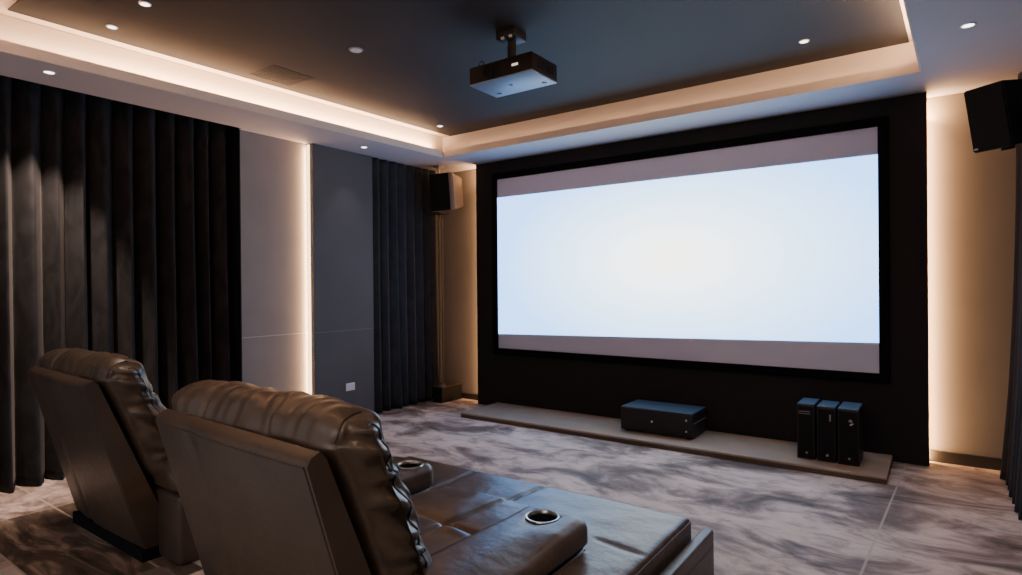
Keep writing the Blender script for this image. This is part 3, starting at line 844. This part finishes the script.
def make_recliner(label, reclined, OX, OY):
    root = thing('recliner', label, 'recliner', (-1.79 , 1.62, 0), 'brown leather home theatre recliners')
    SX0_, SX1_ = -2.245, -1.310
    # --- leaning rear shell
    prof = [(0.948, 0.900), (0.960, 0.920), (0.988, 0.932), (1.008, 0.910), (1.330, 0.062), (1.182, 0.062)]
    bm = B(); nxs = 40
    rows = []
    for i in range(nxs + 1):
        t = i / nxs; x = SX0_ + (SX1_ - SX0_) * t
        row = []
        for k, (py, pz) in enumerate(prof):
            bow = (-0.010 * sin(pi * t) if k in (0, 1, 5) else 0) + (0.022 if k < 4 else 0.0) * (1 - 2 * t)
            crease = (0.016 * (1 - smoothstep(0.0, 0.30, t)) + 0.012 * exp(-((t - 0.29) / 0.03) ** 2)) if k == 5 else 0.004 * exp(-((t - 0.29) / 0.03) ** 2) if k == 0 else 0
            row.append(bm.verts.new((x, py + bow + crease, pz)))
        rows.append(row)
    m_ = len(prof)
    for a, b2 in zip(rows, rows[1:]):
        for i in range(m_): bm.faces.new((a[i], a[(i + 1) % m_], b2[(i + 1) % m_], b2[i]))
    bm.faces.new(rows[0]); bm.faces.new(rows[-1][::-1])
    es = [e for e in bm.edges if len(e.link_faces) == 2 and e.calc_face_angle(0) > 0.45]
    bmesh.ops.bevel(bm, geom=es, offset=0.011, segments=3, affect='EDGES')
    sh = obj('back_shell', bm, M_leather_smooth, root, True, 0.9)
    # piping along the rear edges of the shell
    b_ = B(); add_tube(b_, [(SX1_ - 0.014, 0.9275 + 0.255 * t, 0.896 - 0.834 * t) for t in [k / 14 for k in range(15)]], 0.0035); obj('piping', b_, M_piping, sh, True)
    b_ = B()
    add_tube(b_, [(SX0_ + 0.012 + (SX1_ - SX0_ - 0.024) * k / 24, 0.9470 - 0.010 * sin(pi * k / 24) + 0.022 * (1 - k / 12), 0.897) for k in range(25)], 0.003)
    obj('piping', b_, M_piping, sh, True)
    # --- pillow back
    bm, P = back_cushion_bm()
    bc = obj('back_cushion', bm, M_leather, root, True, 3.2)
    for pts in P:
        b_ = B(); add_tube(b_, pts, 0.0036); obj('piping', b_, M_piping, bc, True)
    # --- base
    obj('base', box(SX0_ + 0.03, SX1_ - 0.0, 1.168, 2.00, 0.0, 0.062), M_blackmat, root)
    # --- seat
    def tuft(x, y):
        h = 0.020 * sin(pi * min(1, max(0, (x + 2.07) / 0.68))) ** 0.6
        h -= 0.018 * exp(-((y - 1.865 - 0.02 * sin(x * 9)) / 0.014) ** 2)
        h -= 0.014 * exp(-((x + 1.665 - 0.10 * (y - 1.87)) / 0.013) ** 2)
        h -= 0.014 * exp(-((x + 1.885) / 0.012) ** 2) * smoothstep(1.9, 1.84, y)
        h += 0.006 * noise.noise(Vector((x * 9, y * 7, 0.3)))
        h += 0.010 * sin(pi * (((y - 1.865) / 0.40) % 1.0)) ** 0.7
        h += 0.012 * exp(-((y - 1.80) / 0.03) ** 2) * exp(-((x + 1.60) / 0.07) ** 2)
        return h
    obj('seat_cushion', pillow(-2.072, -1.392, 1.30, 2.275, 0.12, 0.350, 0.045, tuft, 90, 110), M_leather, root, True, 3.2)
    # --- arms
    for side in (1, -1):
        if side > 0: ax0, ax1, fy, cup = -1.392, -1.090, 2.055, (-1.255, 1.948)
        else: ax0, ax1, fy, cup = -2.385, -2.078, 2.245, (-2.172, 2.140)
        if not reclined and side < 0: fy, cup = 2.055, (-2.230, 1.948)
        arm = obj('armrest', arm_pad_bm(ax0, ax1, 1.235 if side > 0 else 1.30, fy, 0.362 if side > 0 else 0.352, 0.462, cup, 0.062, 0.040, side), M_leather, root, True, 1.0)
        arm['label'] = 'padded arm top with a round cup well'
        b_ = B(); add_lathe(b_, (cup[0], cup[1], 0.458), [(0.061, -0.004), (0.0685, 0.0015), (0.0665, 0.0055), (0.060, 0.0045), (0.0565, -0.002), (0.0565, -0.010)], 48)
        rim = obj('cup_rim', b_, M_steel, arm, True); rim['label'] = 'shiny metal ring'
        b_ = B(); add_lathe(b_, (cup[0], cup[1], 0.452), [(0.0575, 0.0), (0.055, -0.075), (0.050, -0.078), (0.0, -0.078)], 40)
        obj('cup_well', b_, M_blackmat, arm, True)
        obj('arm_panel', box(ax0 + 0.006, ax1 - 0.004, 1.245 if side > 0 else 1.31, fy - (0.012 if side > 0 else 0.04), 0.0, 0.346, bevel=0.028, seg=4), M_leather_smooth, root, True)
        obj('arm_seam', box(ax0 + 0.03, ax1 - 0.024, 1.30, fy - 0.04, 0.340, 0.368), M_blackmat, root)
    if reclined:
        def wide(x, y):
            h = 0.004 * noise.noise(Vector((x * 6, y * 7, 4.2)))
            h -= 0.012 * exp(-((x + 1.655 - 0.15 * (y - 2.4)) / 0.010) ** 2) * smoothstep(2.1, 2.2, y)
            h -= 0.018 * exp(-((x + 2.08) / 0.007) ** 2)
            h -= 0.007 * exp(-((y - 2.118 + 0.10 * (x + 1.0)) / 0.015) ** 2) * smoothstep(-1.14, -1.09, x)
            h += 0.008 * sin(pi * min(1, max(0, (x + 1.655) / 0.76)))
            return h
        fr_ = obj('footrest', pillow(-2.62, -0.885, 1.300, 2.580, 0.215, 0.338, 0.030, wide, 150, 110, lambda x, y: x < -1.105 and y < 2.02), M_leather, root, True, 3.2)
        fr_['label'] = 'raised wide footrest cushion in front of the seat'
        b_ = B()
        add_tube(b_, [(-0.889, 1.31 + 1.262 * k / 30, 0.3125) for k in range(31)], 0.0045)
        add_tube(b_, [(-2.61 + 1.72 * k / 40, 2.575, 0.3120) for k in range(41)], 0.0045)
        obj('footrest_piping', b_, M_leather_lid, fr_, True)
        obj('footrest_board', box(-2.60, -0.90, 2.30, 2.555, 0.150, 0.213, bevel=0.004, seg=1), M_blackmat, root)
        obj('side_frame', box(-1.075, -0.818, 1.22, 2.690, 0.0, 0.205, bevel=0.010, seg=3), M_leather_lid, root, True)
        b_ = B(); add_box(b_, -0.868, -0.818, 1.22, 2.690, 0.18, 0.262, bevel=0.012, seg=3); obj('side_rail', b_, M_leather_lid, root, True)
        obj('front_frame', box(-2.55, -1.08, 2.33, 2.54, 0.0, 0.150, bevel=0.008, seg=2), M_leather_smooth, root, True)
    else:
        obj('footrest', box(-2.068, -1.396, 2.09, 2.16, 0.07, 0.345, bevel=0.025, seg=4), M_leather, root, True)
    root.location = (-1.79 + OX, 1.62 + OY, 0)
    return root

make_recliner('nearer brown leather recliner with its footrest raised, in the middle foreground', True, 0, 0)
make_recliner('farther brown leather recliner standing by the left velvet curtain', False, -1.905, 0.155)

t = thing('footstool', 'low brown leather footstool, only its corner seen at the bottom between the recliners', 'footstool', (-2.47, 0.95, 0))
obj('cushion', box(-2.615, -2.33, 0.72, 1.150, 0.115, 0.222, bevel=0.022, seg=4), M_leather_lid, t, True)
obj('frame', box(-2.600, -2.345, 0.735, 1.135, 0.0, 0.115), M_blackmat, t)

# ------------------------------------------------------------------ lamps and ambient
def spot(x, y, z, aim, power, deg, blend, col=(1.0, 0.82, 0.66), r=0.03):
    l = bpy.data.lights.new('spot_lamp', 'SPOT'); l.energy = power; l.spot_size = math.radians(deg); l.spot_blend = blend
    l.color = col; l.shadow_soft_size = r
    o = bpy.data.objects.new('spot_lamp', l); COL.objects.link(o)
    o.location = (x, y, z)
    o.rotation_euler = (Vector(aim) - Vector((x, y, z))).to_track_quat('-Z', 'Y').to_euler()
spot(-4.644, 1.388, C - 0.01, (-5.10, 1.42, 1.45), 250, 58, 0.6, (1.0, 0.74, 0.56))
spot(-4.656, 3.989, C - 0.01, (-4.93, 3.95, 1.3), 7, 60, 0.8, (0.95, 0.9, 0.9))
spot(0.147, 4.107, C - 0.01, (0.14, 4.2, 0), 8, 80, 0.8)
spot(-3.714, 1.571, CUD - 0.01, (-3.6, 1.4, 0), 34, 75, 0.8, (1.0, 0.80, 0.62))
spot(-4.203, 1.585, CUD - 0.01, (-4.4, 1.3, 0), 26, 75, 0.8, (1.0, 0.80, 0.62))
spot(-4.139, 4.547, CUD - 0.01, (-4.1, 4.5, 0), 14, 80, 0.8)
spot(-0.726, 4.465, CUD - 0.01, (-0.7, 4.4, 0), 14, 80, 0.8)
# downlights of the rear part of the room, behind the photographer's field of view
spot(-1.7, 0.35, CU - 0.05, (-1.9, 1.1, 0.8), 110, 95, 0.8, (1.0, 0.78, 0.58), 0.06)
spot(-3.6, 0.45, CU - 0.05, (-3.7, 1.2, 0.8), 80, 95, 0.8, (1.0, 0.78, 0.58), 0.06)
spot(0.1, 2.2, C - 0.02, (-0.5, 3.4, 0), 30, 110, 0.8, (1.0, 0.84, 0.72), 0.06)

area('rear_fill', (-1.2, -1.1, 1.55), (-0.15, 1, -0.18), 2.0, 1.4, 16, (1.0, 0.80, 0.64), (0, 0, 1))  # soft fill added behind the camera to brighten the recliner backs
spot(0.25, 0.55, C - 0.02, (-1.35, 1.25, 0.7), 55, 60, 0.7, (1.0, 0.76, 0.56), 0.05)
w = bpy.data.worlds.new('room_ambient'); scene.world = w; w.use_nodes = True
bg = w.node_tree.nodes.get('Background')
bg.inputs[0].default_value = (0.85, 0.84, 0.92, 1); bg.inputs[1].default_value = 0.35

scene.view_settings.view_transform = 'AgX'
scene.view_settings.look = 'None'
scene.view_settings.exposure = 0.25
scene.cycles.use_denoising = True
scene.cycles.max_bounces = 8
scene.cycles.diffuse_bounces = 5
scene.cycles.sample_clamp_indirect = 6.0
